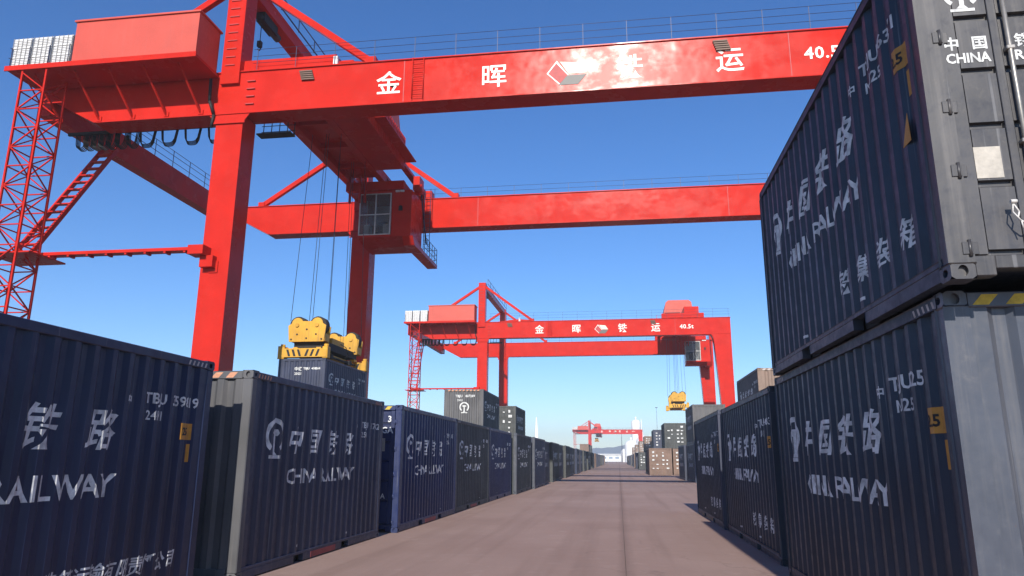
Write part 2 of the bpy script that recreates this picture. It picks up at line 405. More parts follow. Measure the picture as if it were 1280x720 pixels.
def stripes_mesh(y, dirn, n=9):
    # hatch on the end header: leaning bars, on plane y
    b = MB(); x = -W/2+.20; st = (W-.4)/n
    for k in range(n):
        x0 = x+k*st; b.add([(x0, y, T-.108), (x0+st*.5, y, T-.108), (x0+st*.5+.07, y, T-.030), (x0+.07, y, T-.030)], [(0, 1, 2, 3)])
    return b.mesh('hazard_stripe')
def side_stripes(sgn, near=True):
    b = MB(); x = sgn*(W/2+.0005)
    for k in range(5):
        y = .16+k*.09
        for yy in (y, L-y-.08): b.add([(x, yy, T-.098), (x, yy+.035, T-.098), (x, yy+.06, T-.040), (x, yy+.025, T-.040)], [(0, 1, 2, 3)])
    return b.mesh('hazard_stripe')

def container(loc, mat, label, sgn=1, near='wall', variant='plain', number='TBJU 412063', sub='25G1', group=None, endmat=None, postmat=None, stripe='hazpale', sign=True, endtext=None, redlabel=False, rz=0, name='shipping_container', hinge_side=0):
    """container whose long axis is y; loc = ground centre of the -y end; sgn: long side that carries the lettering"""
    r = empty(name, loc, rz); tag(r, label, 'container', group); endmat = endmat or mat; postmat = postmat or endmat
    P_ = lambda nm, key, fn, m: obj(nm, cached(key, fn), m, r)
    for s in (-1, 1):
        P_('side_panel', ('side', s), lambda: m_side(s), mat); P_('top_rail', ('tr', s), lambda: m_top_rail(s), mat)
        br = P_('bottom_rail', ('br', s), lambda: m_bottom_rail(s), mat); [obj('fork_pocket', cached(('fp', s, p), lambda: m_pocket(s, p)), 'hole', br) for p in PK]
        for e in (-1, 1): P_('corner_post', ('post', s, e), lambda: m_post(s, e), postmat if e < 0 else mat)
        for e in (-1, 1):
            for z in (0, T-.118):
                c_ = P_('corner_casting', 'cast', m_casting, postmat if e < 0 else mat)
                c_.location = (s*W/2, 0 if e < 0 else L, z); c_.scale = (s, -e, 1)
    P_('roof_panel', 'roof', m_roof, mat); P_('floor_panel', 'floor', m_floor, mat)
    P_('end_header', ('hd', 0), lambda: m_header(.006, .10), endmat); P_('end_header', ('hd', 1), lambda: m_header(L-.10, L-.006), mat)
    P_('end_sill', ('sl', 0), lambda: m_sill(.006, .12), endmat); P_('end_sill', ('sl', 1), lambda: m_sill(L-.12, L-.006), mat)
    def doors(flip, dm):
        for sx in (-1, 1):
            d = P_('door', ('door', sx), lambda: m_door(sx), dm)
            for x in (sx*.16, sx*.61):
                rd = obj('lock_rod', cached(('rod', x), lambda: m_rod(x)), 'steel' if not flip else dm, d)
                obj('door_handle', cached(('hn', x), lambda: m_handle(x, -1 if x > 0 else 1)), 'steel' if not flip else dm, rd)
            for z in (.22, .80, 1.30, 1.87, 2.5): obj('hinge', cached(('hg', sx, z), lambda: m_hinge(sx, z)), dm, d)
            if flip: d.location = (0, L, 0); d.rotation_euler.z = math.pi
    if near == 'door':
        doors(False, endmat); e = P_('end_panel', 'endw', m_endwall, mat); e.location = (0, L, 0); e.rotation_euler.z = math.pi
    else:
        P_('end_panel', 'endw', m_endwall, endmat); doors(True, mat)
    if stripe:
        obj('hazard_stripe', cached('hz', lambda: stripes_mesh(.004, 1)), stripe, r)
        obj('hazard_stripe', cached(('hzs', sgn), lambda: side_stripes(sgn)), 'hazpale' if stripe == 'hazyellow' else stripe, r)
    for i, (nm, gq, s0, z0) in enumerate(text_items(variant, number, sub)):
        obj(nm, cached(('let', i, variant if i > 10 else '', number if nm == 'number' else '', sub if nm == 'number' else '', sgn), lambda: lettering(nm, [(gq, s0, z0)], side_map2(sgn), None, None, CUT if sgn > 0 else CUT_R)), 'white', r)
    if sign:
        q = lambda s0, s1, z0, z1: ([(s0, z0), (s1, z0), (s1, z1), (s0, z1)], [(0, 1, 2, 3)])
        f3 = side_map2(sgn); cc = CUT if sgn > 0 else CUT_R
        p = obj('width_sign', cached(('sg', sgn), lambda: lettering('s', [(q(5.46, 5.72, 1.87, 2.07), 0, 0)], f3, None, None, cc)), 'orange', r)
        obj('tall_mark', cached(('sg2', sgn), lambda: lettering('s', [(q(5.66, 5.715, 1.60, 1.82), 0, 0)], f3, None, None, cc)), 'orange', r)
        f4 = lambda s, z: tuple(a_+b_ for a_, b_ in zip(f3(s, z), (sgn*.003, 0, 0)))
        obj('sign_digits', cached(('sd', sgn), lambda: lettering('s', [(text_geo('2.5', .13, .004), 5.49, 1.925)], f4, None, None, cc)), 'black', p)
    if redlabel:
        obj('warning_label', cached(('rl', sgn), lambda: MB().box(sgn*(W/2-.003), sgn*(W/2+.001), L/2-.55, L/2+.55, .03, .12).mesh('warning_label')), 'redlabel', r)
    if endtext:
        for nm, items, m in endtext:
            for itm in items: lettering(nm, [itm], lambda s, z: (-W/2+s, .0195 if near == 'door' else .0165, z), m, r)
    return r

def far_mesh(kind):
    """a distant container as one mesh: framed box with ribbed sides, door bars"""
    b = MB(); b.box(-W/2+.04, W/2-.04, .04, L-.04, .1, T-.04)
    for s in (-1, 1):
        for y0, y1 in ((0, .16), (L-.16, L)): b.box(s*(W/2-.16), s*W/2, y0, y1, 0, T)
        b.box(s*(W/2-.06), s*W/2, .16, L-.16, T-.12, T-.01); b.box(s*(W/2-.06), s*W/2, .16, L-.16, .02, .17)
        k = .4
        while k < L-.3: b.box(s*(W/2-.041), s*(W/2-.010), k, k+.11, .17, T-.12); k += .278
    for y in (.0, L-.08): b.box(-W/2+.16, W/2-.16, y, y+.08, T-.13, T-.01); b.box(-W/2+.16, W/2-.16, y, y+.08, .03, .17)
    if kind == 'door':
        for x in (-.8, -.28, .28, .8): b.box(x-.03, x+.03, -.02, .039, .1, T-.1)
        b.box(-.025, .025, .0, .039, .17, T-.13)
        for z in (.62, 1.08, 1.54, 2.0, 2.42): b.box(-W/2+.17, W/2-.17, .015, .039, z, z+.3)
    else:
        k = -W/2+.3
        while k < W/2-.3: b.box(k, k+.12, .01, .039, .17, T-.13); k += .28
    return b.mesh('shipping_container')
def far_label_items(rs):
    it = []
    q = lambda s0, s1, z0, z1: ([(s0, z0), (s1, z0), (s1, z1), (s0, z1)], [(0, 1, 2, 3)])
    for x0 in (.30, .72, 1.36, 1.80):
        for z0 in (2.36, 1.98, 1.56, 1.12, .70):
            if rs.random() < .72: w_ = rs.uniform(.12, .3); it.append((q(x0+.04, x0+.04+w_, z0, z0+rs.uniform(.08, .22)), 0, 0))
    return it
def far_container(loc, mat, label, group=None, kind='wall', sgn=1, text=True, labels=False, seed=0):
    o = obj('shipping_container', cached(('far', kind), lambda: far_mesh(kind)), mat, None, loc); tag(o, label, 'container', group)
    if text:
        def mk():
            it = [(emblem_geo(.27), .62, 1.62)]
            for k, ch in enumerate('中国铁路'): it.append((text_geo(ch, .52, .018, .22), 1.52+k*.80, 1.72))
            it.append((text_geo('CHINA RAILWAY', .40, .008, 0, 1.04), 1.42, 1.13))
            f = (lambda s, z: (W/2-.006, s, z)) if sgn > 0 else (lambda s, z: (-W/2+.006, L-s, z))
            return lettering('lettering', it, f, None, None)
        obj('lettering', cached(('fl', sgn), mk), 'white', o)
    if labels:
        rs = random.Random(seed)
        obj('door_label', lettering('door_label', far_label_items(rs), lambda s, z: (-W/2+s, -.024, z), None, None), 'white', o)
    return o

# ------------------------------------------------------------------ ground
struct(MB().add([(-2500, -300, -.03), (2500, -300, -.03), (2500, 3600, -.03), (-2500, 3600, -.03)], [(0, 1, 2, 3)]).build('ground', 'ground'))
rd = MB()
rd.box(-6.6, .055, -40, 520, -.25, 0.); a_ = MB(); a_.box(.062, 11.2, -40, 520, -.25, 0.)
road = struct(empty('road')); rd.build('concrete_slab', 'road', road); a_.build('concrete_slab', 'road', road)

# ------------------------------------------------------------------ container rows
LX = lambda xf: xf-W/2      # centre x from the visible right face
RX = lambda xf: xf+W/2
G_L, G_R = 'containers along the left of the road', 'containers along the right of the road'
container((LX(-5.32), 2.93, 0), 'navy', 'dark navy container nearest the camera on the left, lettering cut by the frame', 1, 'wall', 'company', 'TBJU 359819', '24K1', G_L)
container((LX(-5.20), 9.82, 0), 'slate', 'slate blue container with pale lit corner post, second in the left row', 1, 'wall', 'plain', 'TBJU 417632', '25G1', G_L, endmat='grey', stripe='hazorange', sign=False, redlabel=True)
container((LX(-5.06), 16.80, 0), 'royal', 'bright royal blue container with its door end showing, third in the left row', 1, 'door', 'plain', 'TBJU 31871 3', '25GA', G_L, stripe='hazyellow', sign=False, redlabel=True,
          endtext=[('lettering', [(text_geo('31871', .2, .005), 1.30, 2.50), (text_geo('3', .2, .005), 2.10, 2.50), (text_geo('25GA', .2, .005), 1.75, 2.24), (text_geo('25.0t', .13, .003), 1.62, 1.62), (text_geo('30.48t', .13, .003), 1.55, 1.42), (text_geo('27.9t', .13, .003), 1.6, 1.05), (text_geo('CHINA', .16, .003), 1.6, .75)], 'white'),
                   ('data_plate', [(([(1.72, 1.82), (2.05, 1.82), (2.05, 2.12), (1.72, 2.12)], [(0, 1, 2, 3)]), 0, 0)], 'plate')])
container((LX(-5.11), 23.05, 0), 'greygreen', 'weathered grey green container behind the royal blue one in the left row', 1, 'wall', 'plain', 'TBJU 401186', '25G1', G_L, sign=False, redlabel=True)
container((LX(-5.12), 29.28, 0), 'royal', 'smaller looking deep blue container fifth in the left row, before a bright post', 1, 'wall', 'plain', 'TBJU 402265', '25G1', G_L, sign=False)
container((LX(-4.92), 35.75, 0), 'greygreen', 'plain dark grey container sixth in the left row behind a bright corner post', 1, 'wall', 'plain', 'TBJU 406617', '25G1', G_L, sign=False, postmat='paleblue')  # near posts in a paler paint: their sunlit brightness put into the colour
container((LX(-4.78), 42.35, 0), 'slate', 'slate container seventh in the left row behind a second bright corner post', 1, 'wall', 'plain', 'TBJU 409182', '25G1', G_L, sign=False, postmat='paleblue')  # near posts again paler than the body, sunlight painted into them
ordn = ['eighth', 'ninth', 'tenth', 'eleventh', 'twelfth', 'thirteenth', 'fourteenth', 'fifteenth', 'sixteenth', 'seventeenth']
y = 48.7; k = 0; mats = ['slate', 'greygreen', 'navy', 'greygreen', 'slate', 'grey', 'navy', 'brown']
while y < 262:
    m = mats[k % len(mats)] if y < 130 else random.choice(['greygreen', 'slate', 'grey', 'brown'])
    cn = {'slate': 'slate blue', 'greygreen': 'grey green', 'navy': 'navy', 'grey': 'grey', 'brown': 'brown'}[m]
    lb = f'{cn} container in the left row, {ordn[k]} from the camera' if k < len(ordn) else f'tiny distant {cn} container near the far end of the left row'
    off = (.0, .22, .05, .28, .10, .0, .25, -.04)[k % 8]
    far_container((LX(-5.1+off), y, 0), m, lb, G_L if k < len(ordn) else 'distant containers of the left row', 'wall' if k % 3 else 'door', 1, y < 130, labels=(k % 3 == 0 and y < 130), seed=k)
    y += L+random.choice([.12, .18, .25, .7]); k += 1
# second row on the left: stacked pairs rising behind the first row
G_B = 'stacked containers behind the left row'
e_plate = [('lettering', [(emblem_geo(.3), .95, 1.45), (text_geo('TBJU', .2, .006), .70, 2.42), (text_geo('407269', .2, .006), 1.3, 2.42), (text_geo('25G1', .16, .004), .8, 2.18), (text_geo('30.48t', .1, .003), 1.6, .6)], 'white')]
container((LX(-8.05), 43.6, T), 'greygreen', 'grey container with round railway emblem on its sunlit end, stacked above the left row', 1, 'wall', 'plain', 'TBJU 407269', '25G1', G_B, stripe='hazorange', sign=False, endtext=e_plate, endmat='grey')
far_container((LX(-8.05), 43.6, 0), 'greygreen', 'grey container under the one with the emblem end, behind the left row', G_B, 'wall', 1, True)
far_container((LX(-8.0), 50.0, 0), 'slate', 'lower container between the two stacks behind the left row', G_B, 'wall', 1, True)
far_container((LX(-8.05), 53.0+L-1.2, T), 'greygreen', 'dark shaded container with door bars stacked behind the left row', G_B, 'door', 1, True, True, 5)
far_container((LX(-8.05), 53.0+L-1.2, 0), 'slate', 'container under the dark shaded door end behind the left row', G_B, 'door', 1, True)
for yy, zz, mm, lb in ((205, T, 'brown', 'brown container stacked on the far left row below the farthest crane'), (211.5, T, 'grey', 'grey container stacked on the far left row behind a brown one'), (226, T, 'greygreen', 'grey green container stacked at the very end of the left row'), (212, 0, 'slate', 'slate container on the ground behind the far left row'), (205, 0, 'grey', 'grey container on the ground under the far brown one'), (226, 0, 'slate', 'slate container under the last stacked one on the left')):
    far_container((LX(-8.2), yy, zz), mm, lb, G_B, 'wall', 1, False)
# right row
rt_text = [('emblem', [(emblem_geo(.13), .215, 2.085)], 'white'),
           ('character', [(text_geo(ch, .115, .003), x, 1.775) for ch, x in (('中', .18), ('国', .375), ('铁', .665), ('路', .90))], 'white'),
           ('lettering', [(fitw(text_geo('CHINA', .11, .003), .31), .18, 1.66), (fitw(text_geo('RAILWAY', .11, .003), .48), .655, 1.66), (text_geo('30480', .07, .002), .70, 1.42), (text_geo('总重', .07, .002), .70, 1.30)], 'white'),
           ('data_plate', [(([(.27, .74), (.45, .74), (.45, .98), (.27, .98)], [(0, 1, 2, 3)]), 0, 0)], 'plate')]
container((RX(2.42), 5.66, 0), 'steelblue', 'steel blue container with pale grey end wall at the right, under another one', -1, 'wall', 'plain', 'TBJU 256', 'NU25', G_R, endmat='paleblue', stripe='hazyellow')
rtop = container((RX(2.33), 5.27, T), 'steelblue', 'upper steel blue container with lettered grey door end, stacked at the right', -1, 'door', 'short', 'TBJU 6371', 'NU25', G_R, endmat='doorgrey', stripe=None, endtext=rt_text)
b = MB(); px = -W/2+.44; q = [(px, -.05, .52), (px+.02, -.07, .45), (px+.005, -.07, .40), (px+.05, -.08, .36), (px+.12, -.07, .35)]
b.tube(q, .006); b.tube([(px, -.05, .53), (px-.02, -.07, .45), (px+.02, -.08, .38), (px+.03, -.07, .33)], .005); b.cyl((px-.02, -.06, .53), (px+.02, -.06, .53), .015, 8)
b.build('seal_wire', 'pipe', rtop)
t_ = MB(); t_.prism([(L-5.52, 1.22), (L-5.68, 1.22), (L-5.66, 1.46)], 'x', -(XS+.001), -(XS+.004)); t_.build('warning_triangle', 'orange', rtop)
container((RX(2.56), 12.85, 0), 'steelblue', 'steel blue container second in the right row, just beyond the stacked pair', -1, 'wall', 'short', 'TBJU 40483', '25U1', G_R)
container((RX(2.50), 19.05, 0), 'steelblue', 'steel blue container third in the right row, at its far end', -1, 'wall', 'short', 'TBJU 41077', '25U1', G_R, postmat='slate')
G_Q = 'containers of the second right row'
far_container((RX(6.30), 34.2, 0), 'grey', 'grey container on the ground, hidden mostly behind the right row', G_Q, 'wall', -1, True)
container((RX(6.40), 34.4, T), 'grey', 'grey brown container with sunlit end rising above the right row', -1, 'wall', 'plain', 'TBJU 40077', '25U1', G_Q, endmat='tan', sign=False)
far_container((RX(5.6), 57.0, 0), 'slate', 'slate container at ground level behind the third right one', G_Q, 'wall', -1, True)
far_container((RX(5.65), 57.2, T), 'grey', 'grey container with pale end stacked behind the third right one', G_Q, 'wall', -1, True)
far_container((RX(5.4), 63.4, 0), 'slate', 'slate container behind the grey stack of the right side', G_Q, 'wall', -1, True)
G_F = 'containers in the far right group'
far_container((RX(3.27), 82.6, 0), 'brown', 'brown container with label dotted door end standing alone beside the road', G_F, 'door', -1, False, True, 11)
far_container((RX(3.3), 89.0, 0), 'greygreen', 'grey green container right behind the lone brown one', G_F, 'door', -1, False, True, 13)
far_container((RX(6.05), 85.6, 0), 'brown', 'brown container half hidden right of the lone brown one', G_F, 'door', -1, False, True, 12)
far_container((RX(5.25), 86.4, T), 'greygreen', 'grey container with white door labels stacked on the brown ones', G_F, 'door', -1, False, True, 15)
far_container((RX(7.95), 86.0, T), 'greygreen', 'grey container with white door labels, right one of the stacked pair', G_F, 'door', -1, False, True, 16)
far_container((RX(8.7), 85.8, 0), 'brown', 'brown container at ground level rightmost of the far right group', G_F, 'door', -1, False, True, 17)
far_container((RX(4.9), 106, T), 'slate', 'dark container seen over the lone brown one', G_F, 'door', -1, False, True, 18)
far_container((RX(4.9), 106, 0), 'slate', 'dark container on the ground under the far dark one', G_F, 'door', -1, False)
y = 128; k = 0
while y < 290:
    far_container((RX(3.0+random.choice([0, .1, .3])), y, 0), random.choice(['tan', 'greygreen', 'grey', 'slate']) if k else 'greygreen', 'tiny distant container near the far end of the right row', 'distant containers of the right row', 'door' if k % 2 else 'wall', -1, False, True, 30+k)
    if k % 4 == 1: far_container((RX(4.6), y+1, T), 'tan', 'tiny distant container stacked on the far right row', 'distant stacked containers of the right row', 'door', -1, False, True, 60+k); far_container((RX(5.6), y+1, 0), 'grey', 'tiny distant container behind the far right row', 'distant containers behind the right row', 'door', -1, False)
    y += L+random.choice([.2, .4, 3., 8.]); k += 1

# ------------------------------------------------------------------ gantry crane (x across the road, local y=0 at the near girder face)
GX0, GX1, GZ0, GZ1 = -26.4, 14.1, 16.87, 18.90
YB = 17.4; GW = 1.2
def make_crane():
    r = empty('gantry_crane', (0, 28, 0))
    def girder(y0, front):
        b = MB(); prof = [(GX0, 18.2), (-23.9, GZ0), (GX1, GZ0), (GX1, GZ1), (GX0, GZ1)]
        b.prism(prof, 'y', y0, y0+GW)
        gd = b.build('main_girder', 'red', r)
        f = MB(); f.box(-23.7, GX1-2.4, y0-.06, y0-.001, GZ0-.05, GZ0-.002); f.box(GX0-.05, GX1+.06, y0-.07, y0+GW+.07, GZ1+.001, GZ1+.05)
        f.build('flange', 'red', gd)
        for x in (-8.95, 7.4): MB().box(x-.02, x+.02, y0-.010, y0-.001, GZ0+.01, GZ1-.01).build('splice_plate', 'wear', gd)
        rb = MB(); yy = y0+GW-.1; yp = y0+.04
        for yq in ((yp,) if front else (yy,)):
            x = -16.0
            while x < GX1: rb.box(x-.011, x+.011, yq-.011, yq+.011, GZ1+.05, GZ1+1.15); x += 1.87
            for z in (.45, .8, 1.15): rb.cyl((-16.2, yq, GZ1+z), (GX1, yq, GZ1+z), .011, 5)
        rb.build('handrail', 'rail', gd)
        return gd
    g1 = girder(0, True); g2 = girder(YB, False)
    # writing on the near girder
    for ch, xc in (('金', -9.64), ('晖', -4.9), ('铁', .9), ('运', 5.0)):
        gv, gf = text_geo(ch, 1.18, .012); wd = max(p[0] for p in gv)
        lettering('lettering', [((gv, gf), xc-wd/2, 17.40)], lambda s, z: (s, -.014, z), 'cream', g1)
    lettering('lettering', [(text_geo('40.5t', .74, .014, 0, 1.1), 7.95, 17.62)], lambda s, z: (s, -.014, z), 'cream', g1)
    q4 = lambda *p: (list(p), [tuple(range(len(p)))])
    lg = [(q4((-2.55, 17.75), (-2.05, 17.25), (-1.72, 17.62), (-2.2, 18.22)), 0, 0)]
    lettering('emblem_outline', [(q4((-2.62, 17.75), (-2.03, 17.15), (-1.66, 17.60), (-2.18, 18.34)), 0, 0)], lambda s, z: (s, -.013, z), 'cream', g1)
    lettering('emblem_face', lg, lambda s, z: (s, -.017, z), 'wear', g1)
    lettering('emblem_face', [(q4((-2.12, 17.18), (-1.28, 17.18), (-.92, 17.62), (-1.72, 17.62)), 0, 0)], lambda s, z: (s, -.017, z), 'dgrey', g1)
    lettering('emblem_face', [(q4((-1.68, 17.68), (-.90, 17.68), (-1.25, 18.2), (-2.05, 18.28)), 0, 0)], lambda s, z: (s, -.017, z), 'grn', g1)
    # vents, steps and a ladder on the near girder
    for x in (-13.55, 4.65):
        vb = MB()
        for k in range(5): vb.box(x-.3+.03*k, x+.3+.03*k, -.10, -.012, 18.66-.10*k, 18.72-.10*k)
        vb.build('vent_louvre', 'vent', g1)
    st = MB()
    for k in range(4): st.box(-16.35, -15.95, -.07, -.002, 17.25+.38*k, 17.29+.38*k)
    st.build('step_rung', 'wear', g1)
    ld = MB()
    for xx in (-8.55, -8.05): ld.cyl((xx, -.10, 16.95), (xx, -.10, 18.95), .02, 6)
    for k in range(9): ld.cyl((-8.55, -.10, 17.05+.21*k), (-8.05, -.10, 17.05+.21*k), .014, 5)
    ld.build('ladder', 'red', g1)
    hm = MB(); hm.prism([(-16.1, 18.96), (-10.2, 18.96), (-10.5, 19.1), (-11.2, 19.22), (-12.4, 19.30), (-13.4, 19.22), (-14.8, 19.05)], 'y', .3, .8); hm.build('cable_trough', 'red', g1)
    lp = MB(); lp.box(-12.35, -12.15, .1, .3, 18.96, 19.45); lp.build('lamp_box', 'louvre', g1)
    # legs
    for y0, yn in ((0, 0), (YB, 1)):
        b = MB(); b.box(-17.72, -16.42, y0+.03, y0+GW-.03, .9, GZ0-.051); lg_ = b.build('leg', 'red', r)
        c_ = MB(); c_.prism([(-18.05, GZ0-.06), (-16.1, GZ0-.06), (-16.36, GZ0-.42), (-17.78, GZ0-.42)], 'y', y0-.02, y0+.028)
        c_.box(-17.9, -16.3, y0-.045, y0-.021, GZ0-.50, GZ0-.42); c_.build('gusset', 'red', lg_)
        rn = MB()
        rn.box(-17.3, -16.9, y0-.02, y0+.028, 9.4, 9.9)
        rn.build('access_cover', 'red', lg_)
        b = MB(); b.prism([(12.9, .9), (GX1, .9), (GX1, GZ0-.003), (11.7, GZ0-.003), (11.95, GZ0-.5), (12.05, GZ0-1.2)], 'y', y0+.03, y0+GW-.03); lr = b.build('leg', 'red', r)
        rn = MB()
        for k in range(44): rn.box(12.9, 13.3, y0-.03, y0+.026, 1.5+.34*k, 1.54+.34*k)
        if yn: rn.build('step_rung', 'wear', lr)
        m_ = MB(); m_.box(-17.62, -16.72, y0-.16, y0+.80, 18.30, 24.2); ms = m_.build('mast', 'red', r)
        mr = MB()
        for k in range(12): mr.box(-17.45, -16.98, y0-.20, y0-.161, 19.2+.42*k, 19.24+.42*k)
        mr.build('step_rung', 'wear', ms)
        s_ = MB(); s_.beam((-17.1, y0+.3, 23.95), (-10.6, y0+.3, 19.1), .28, .30); s_.box(-10.8, -10.35, y0+.1, y0+.5, 18.951, 19.3); s_.build('stay_bar', 'red', r)
        s_ = MB(); s_.beam((-17.2, y0+.3, 23.95), (-24.6, y0+.3, 19.1), .28, .30); s_.box(-24.85, -24.4, y0+.1, y0+.5, 18.951, 19.3); s_.build('stay_bar', 'red', r)
    b = MB(); b.box(-17.55, -16.8, .81, YB-.17, 23.45, 24.15); tb = b.build('top_beam', 'red', r)
    h = MB(); h.box(-17.4, -16.95, 2.0, 3.4, 22.95, 23.44); h.cyl((-17.18, 1.8, 23.1), (-17.18, 3.9, 23.1), .2, 10); h.build('chain_hoist', 'black', tb)
    h = MB(); h.cyl((-17.2, 2.2, 21.9), (-17.2, 2.2, 22.95), .02, 5); h.box(-17.3, -17.1, 2.1, 2.3, 21.6, 21.9); h.tube([(-17.2, 2.2, 21.6), (-17.12, 2.2, 21.5), (-17.2, 2.2, 21.4), (-17.28, 2.2, 21.5)], .03); h.build('hoist_hook', 'black', tb)
    b = MB(); b.beam((-16.6, .9, 24.25), (-16.6, YB, 24.25), .05, .05); b.beam((-16.6, .9, 24.9), (-16.6, YB, 24.9), .04, .04)
    for k in range(9): b.beam((-16.6, .9+k*2.05, 24.15), (-16.6, .9+k*2.05, 24.9), .04, .04)
    b.build('handrail', 'rail', tb)
    # end beam at the left, sill beams and bogies
    b = MB(); b.box(-27.1, -26.45, .2, YB+1.0, 17.5, 18.88); eb = b.build('end_beam', 'red', r)
    b = MB()
    for z in (19.3, 19.7, 20.0): b.cyl((-26.6, 3, z), (-26.6, YB, z), .018, 5)
    for k in range(9): b.cyl((-26.6, 3+k*1.75, 18.88), (-26.6, 3+k*1.75, 20.0), .022, 5)
    b.build('handrail', 'rail', eb)
    for x0, x1 in ((-17.75, -16.35), (12.75, 14.25)):
        b = MB(); b.box(x0, x1, -3.2, YB+4.4, .75, 1.75); sb = b.build('sill_beam', 'red', r)
        for yc in (-2.3, .6, YB+.6, YB+3.5):
            b = MB(); b.box(x0+.3, x1-.3, yc-.75, yc+.75, .35, .749); bo = b.build('bogie', 'red', r)
            for d in (-.42, .42): w_ = MB(); w_.cyl((x0+.45, yc+d, .28), (x1-.45, yc+d, .28), .28, 14); w_.build('wheel', 'hole', bo)
    # electrical platform hung on the left of the near girder
    b = MB(); b.box(-27.0, -17.75, -2.0, -.08, 18.66, 18.78); b.box(-27.04, -17.7, -2.06, -2.001, 18.60, 18.84); pf = b.build('platform', 'red', r)
    for x in (-25.6, -23.6, -21.9, -20.2, -18.5):
        b = MB(); b.beam((x-.3, -1.6, 18.66), (x, -.05, 16.98), .07, .07); b.box(x-.12, x+.12, -.06, -.004, 16.90, 17.12); b.build('strut', 'red', pf)
    b = MB()
    for x in (-26.9, -26.0, -25.0, -24.0): b.cyl((x, -1.95, 18.78), (x, -1.95, 19.8), .02, 5)
    for z in (19.3, 19.8): b.cyl((-27, -1.97, z), (-26.9, -.2, z), .016, 5)
    b.build('handrail', 'rail', pf)
    b = MB(); b.box(-23.8, -17.8, -1.95, -.25, 18.79, 20.84); eh = b.build('electrical_house', 'house', r)
    b = MB(); b.box(-23.88, -17.72, -2.02, -.18, 20.841, 20.92); b.build('roof', 'house', eh)
    for k in range(3):
        x0 = -26.95+k*1.03
        b = MB(); b.box(x0, x0+.93, -1.85, -.75, 18.79, 20.30); cb = b.build('resistor_cabinet', 'louvre', r)
        for row in range(3):
            for c2 in range(4):
                for l2 in range(2):
                    pass
            lv = MB(); z0 = 18.84+row*.49
            for i in range(5): lv.box(x0+.03, x0+.90, -1.885, -1.851, z0+.03+i*.082, z0+.075+i*.082)
            lv.box(x0-.015, x0+.945, -1.895, -1.852, z0-.03, z0+.012)
            lv.build('louvre', 'louvre', cb)
        ps = MB()
        for c2 in range(5): ps.box(x0+.0+c2*.225, x0+.03+c2*.225, -1.91, -1.896, 18.79, 20.30)
        ps.build('cage_bar', 'steel', cb)
    # lattice ladder tower
    b = MB(); cx = [(-26.15, -1.95), (-24.95, -1.95), (-24.95, -.75), (-26.15, -.75)]
    z = .5; zt = 18.6
    for x, yq in cx: b.beam((x, yq, 0), (x, yq, zt), .085, .085)
    k = 0
    while z < zt-.9:
        for i in range(4):
            p, q2 = cx[i], cx[(i+1) % 4]
            if (i+k) % 2: p, q2 = q2, p
            b.beam((p[0], p[1], z), (q2[0], q2[1], z+.9), .05, .05); b.beam((p[0], p[1], z), (q2[0], q2[1], z), .05, .05)
        z += .9; k += 1
    b.build('ladder_tower', 'red', r)
    b = MB(); b.beam((-26.2, -.35, 10.35), (-17.73, -.35, 10.35), .45, .14); b.box(-18.0, -17.3, -.62, .028, 10.1, 10.5); b.box(-17.6, -17.0, -.3, .028, 9.6, 10.1)
    for k in range(9): b.box(-25.6+k*.92, -25.5+k*.92, -.55, -.15, 10.2, 10.279)
    b.build('brace_beam', 'red', r)
    # steep stair from tower landing to the end beam
    b = MB(); p0, p1 = Vector((-25.9, -.6, 10.4)), Vector((-26.35, 4.3, 17.55)); sd = Vector((.42, 0, 0))
    b.beam(p0+sd, p1+sd, .10, .22); b.beam(p0-sd, p1-sd, .10, .22)
    for k in range(1, 14): q2 = p0.lerp(p1, k/14); b.box(q2.x-.40, q2.x+.40, q2.y-.12, q2.y+.12, q2.z-.03, q2.z+.03)
    b.build('stair', 'red', r)
    b = MB(); b.box(-26.6, -24.4, -1.9, .2, 10.05, 10.12); b.build('landing', 'red', r)
    # festoon cables under the near girder
    b = MB(); b.box(-26.3, -16.8, 1.30, 1.42, 16.95, 17.1); fr = b.build('festoon_rail', 'hole', r)
    xs = [-18.55, -19.75, -20.95, -22.1, -22.9, -23.5, -24.0, -24.4, -24.8, -25.2, -25.6]
    for i, x in enumerate(xs):
        wd = .8 if i < 4 else .55; b = MB()
        for j in range(4):
            pts = []
            for t in range(11):
                u_ = t/10*2-1; pts.append((x-wd/2+wd*t/10+(.04*j if i > 3 else 0), 1.36+.04*j, 17.0-(.72+.04*j)*(1-u_**4)**.6))
            b.tube(pts, .024, 5)
        b.build('festoon_loop', 'black', r)
    b = MB(); b.tube([(-18.0, -.3, 18.5), (-17.95, -.3, 17.4), (-17.8, -.1, 16.8), (-17.9, -.05, 16.2)], .07, 6); b.build('cable', 'black', r)
    # inner catwalk beside the leg
    b = MB(); b.box(-16.4, -14.7, 1.25, 1.75, 16.38, 16.44); cw = b.build('catwalk', 'hole', r)
    b = MB()
    for x in (-16.3, -15.9, -15.5, -15.1, -14.75): b.cyl((x, 1.72, 16.44), (x, 1.72, 17.3), .022, 5)
    for z in (16.7, 17.0): b.cyl((-16.4, 1.72, z), (-14.7, 1.72, z), .018, 5)
    b.box(-16.4, -14.7, 1.70, 1.71, 16.44, 16.56); b.build('handrail', 'hole', cw)
    return r

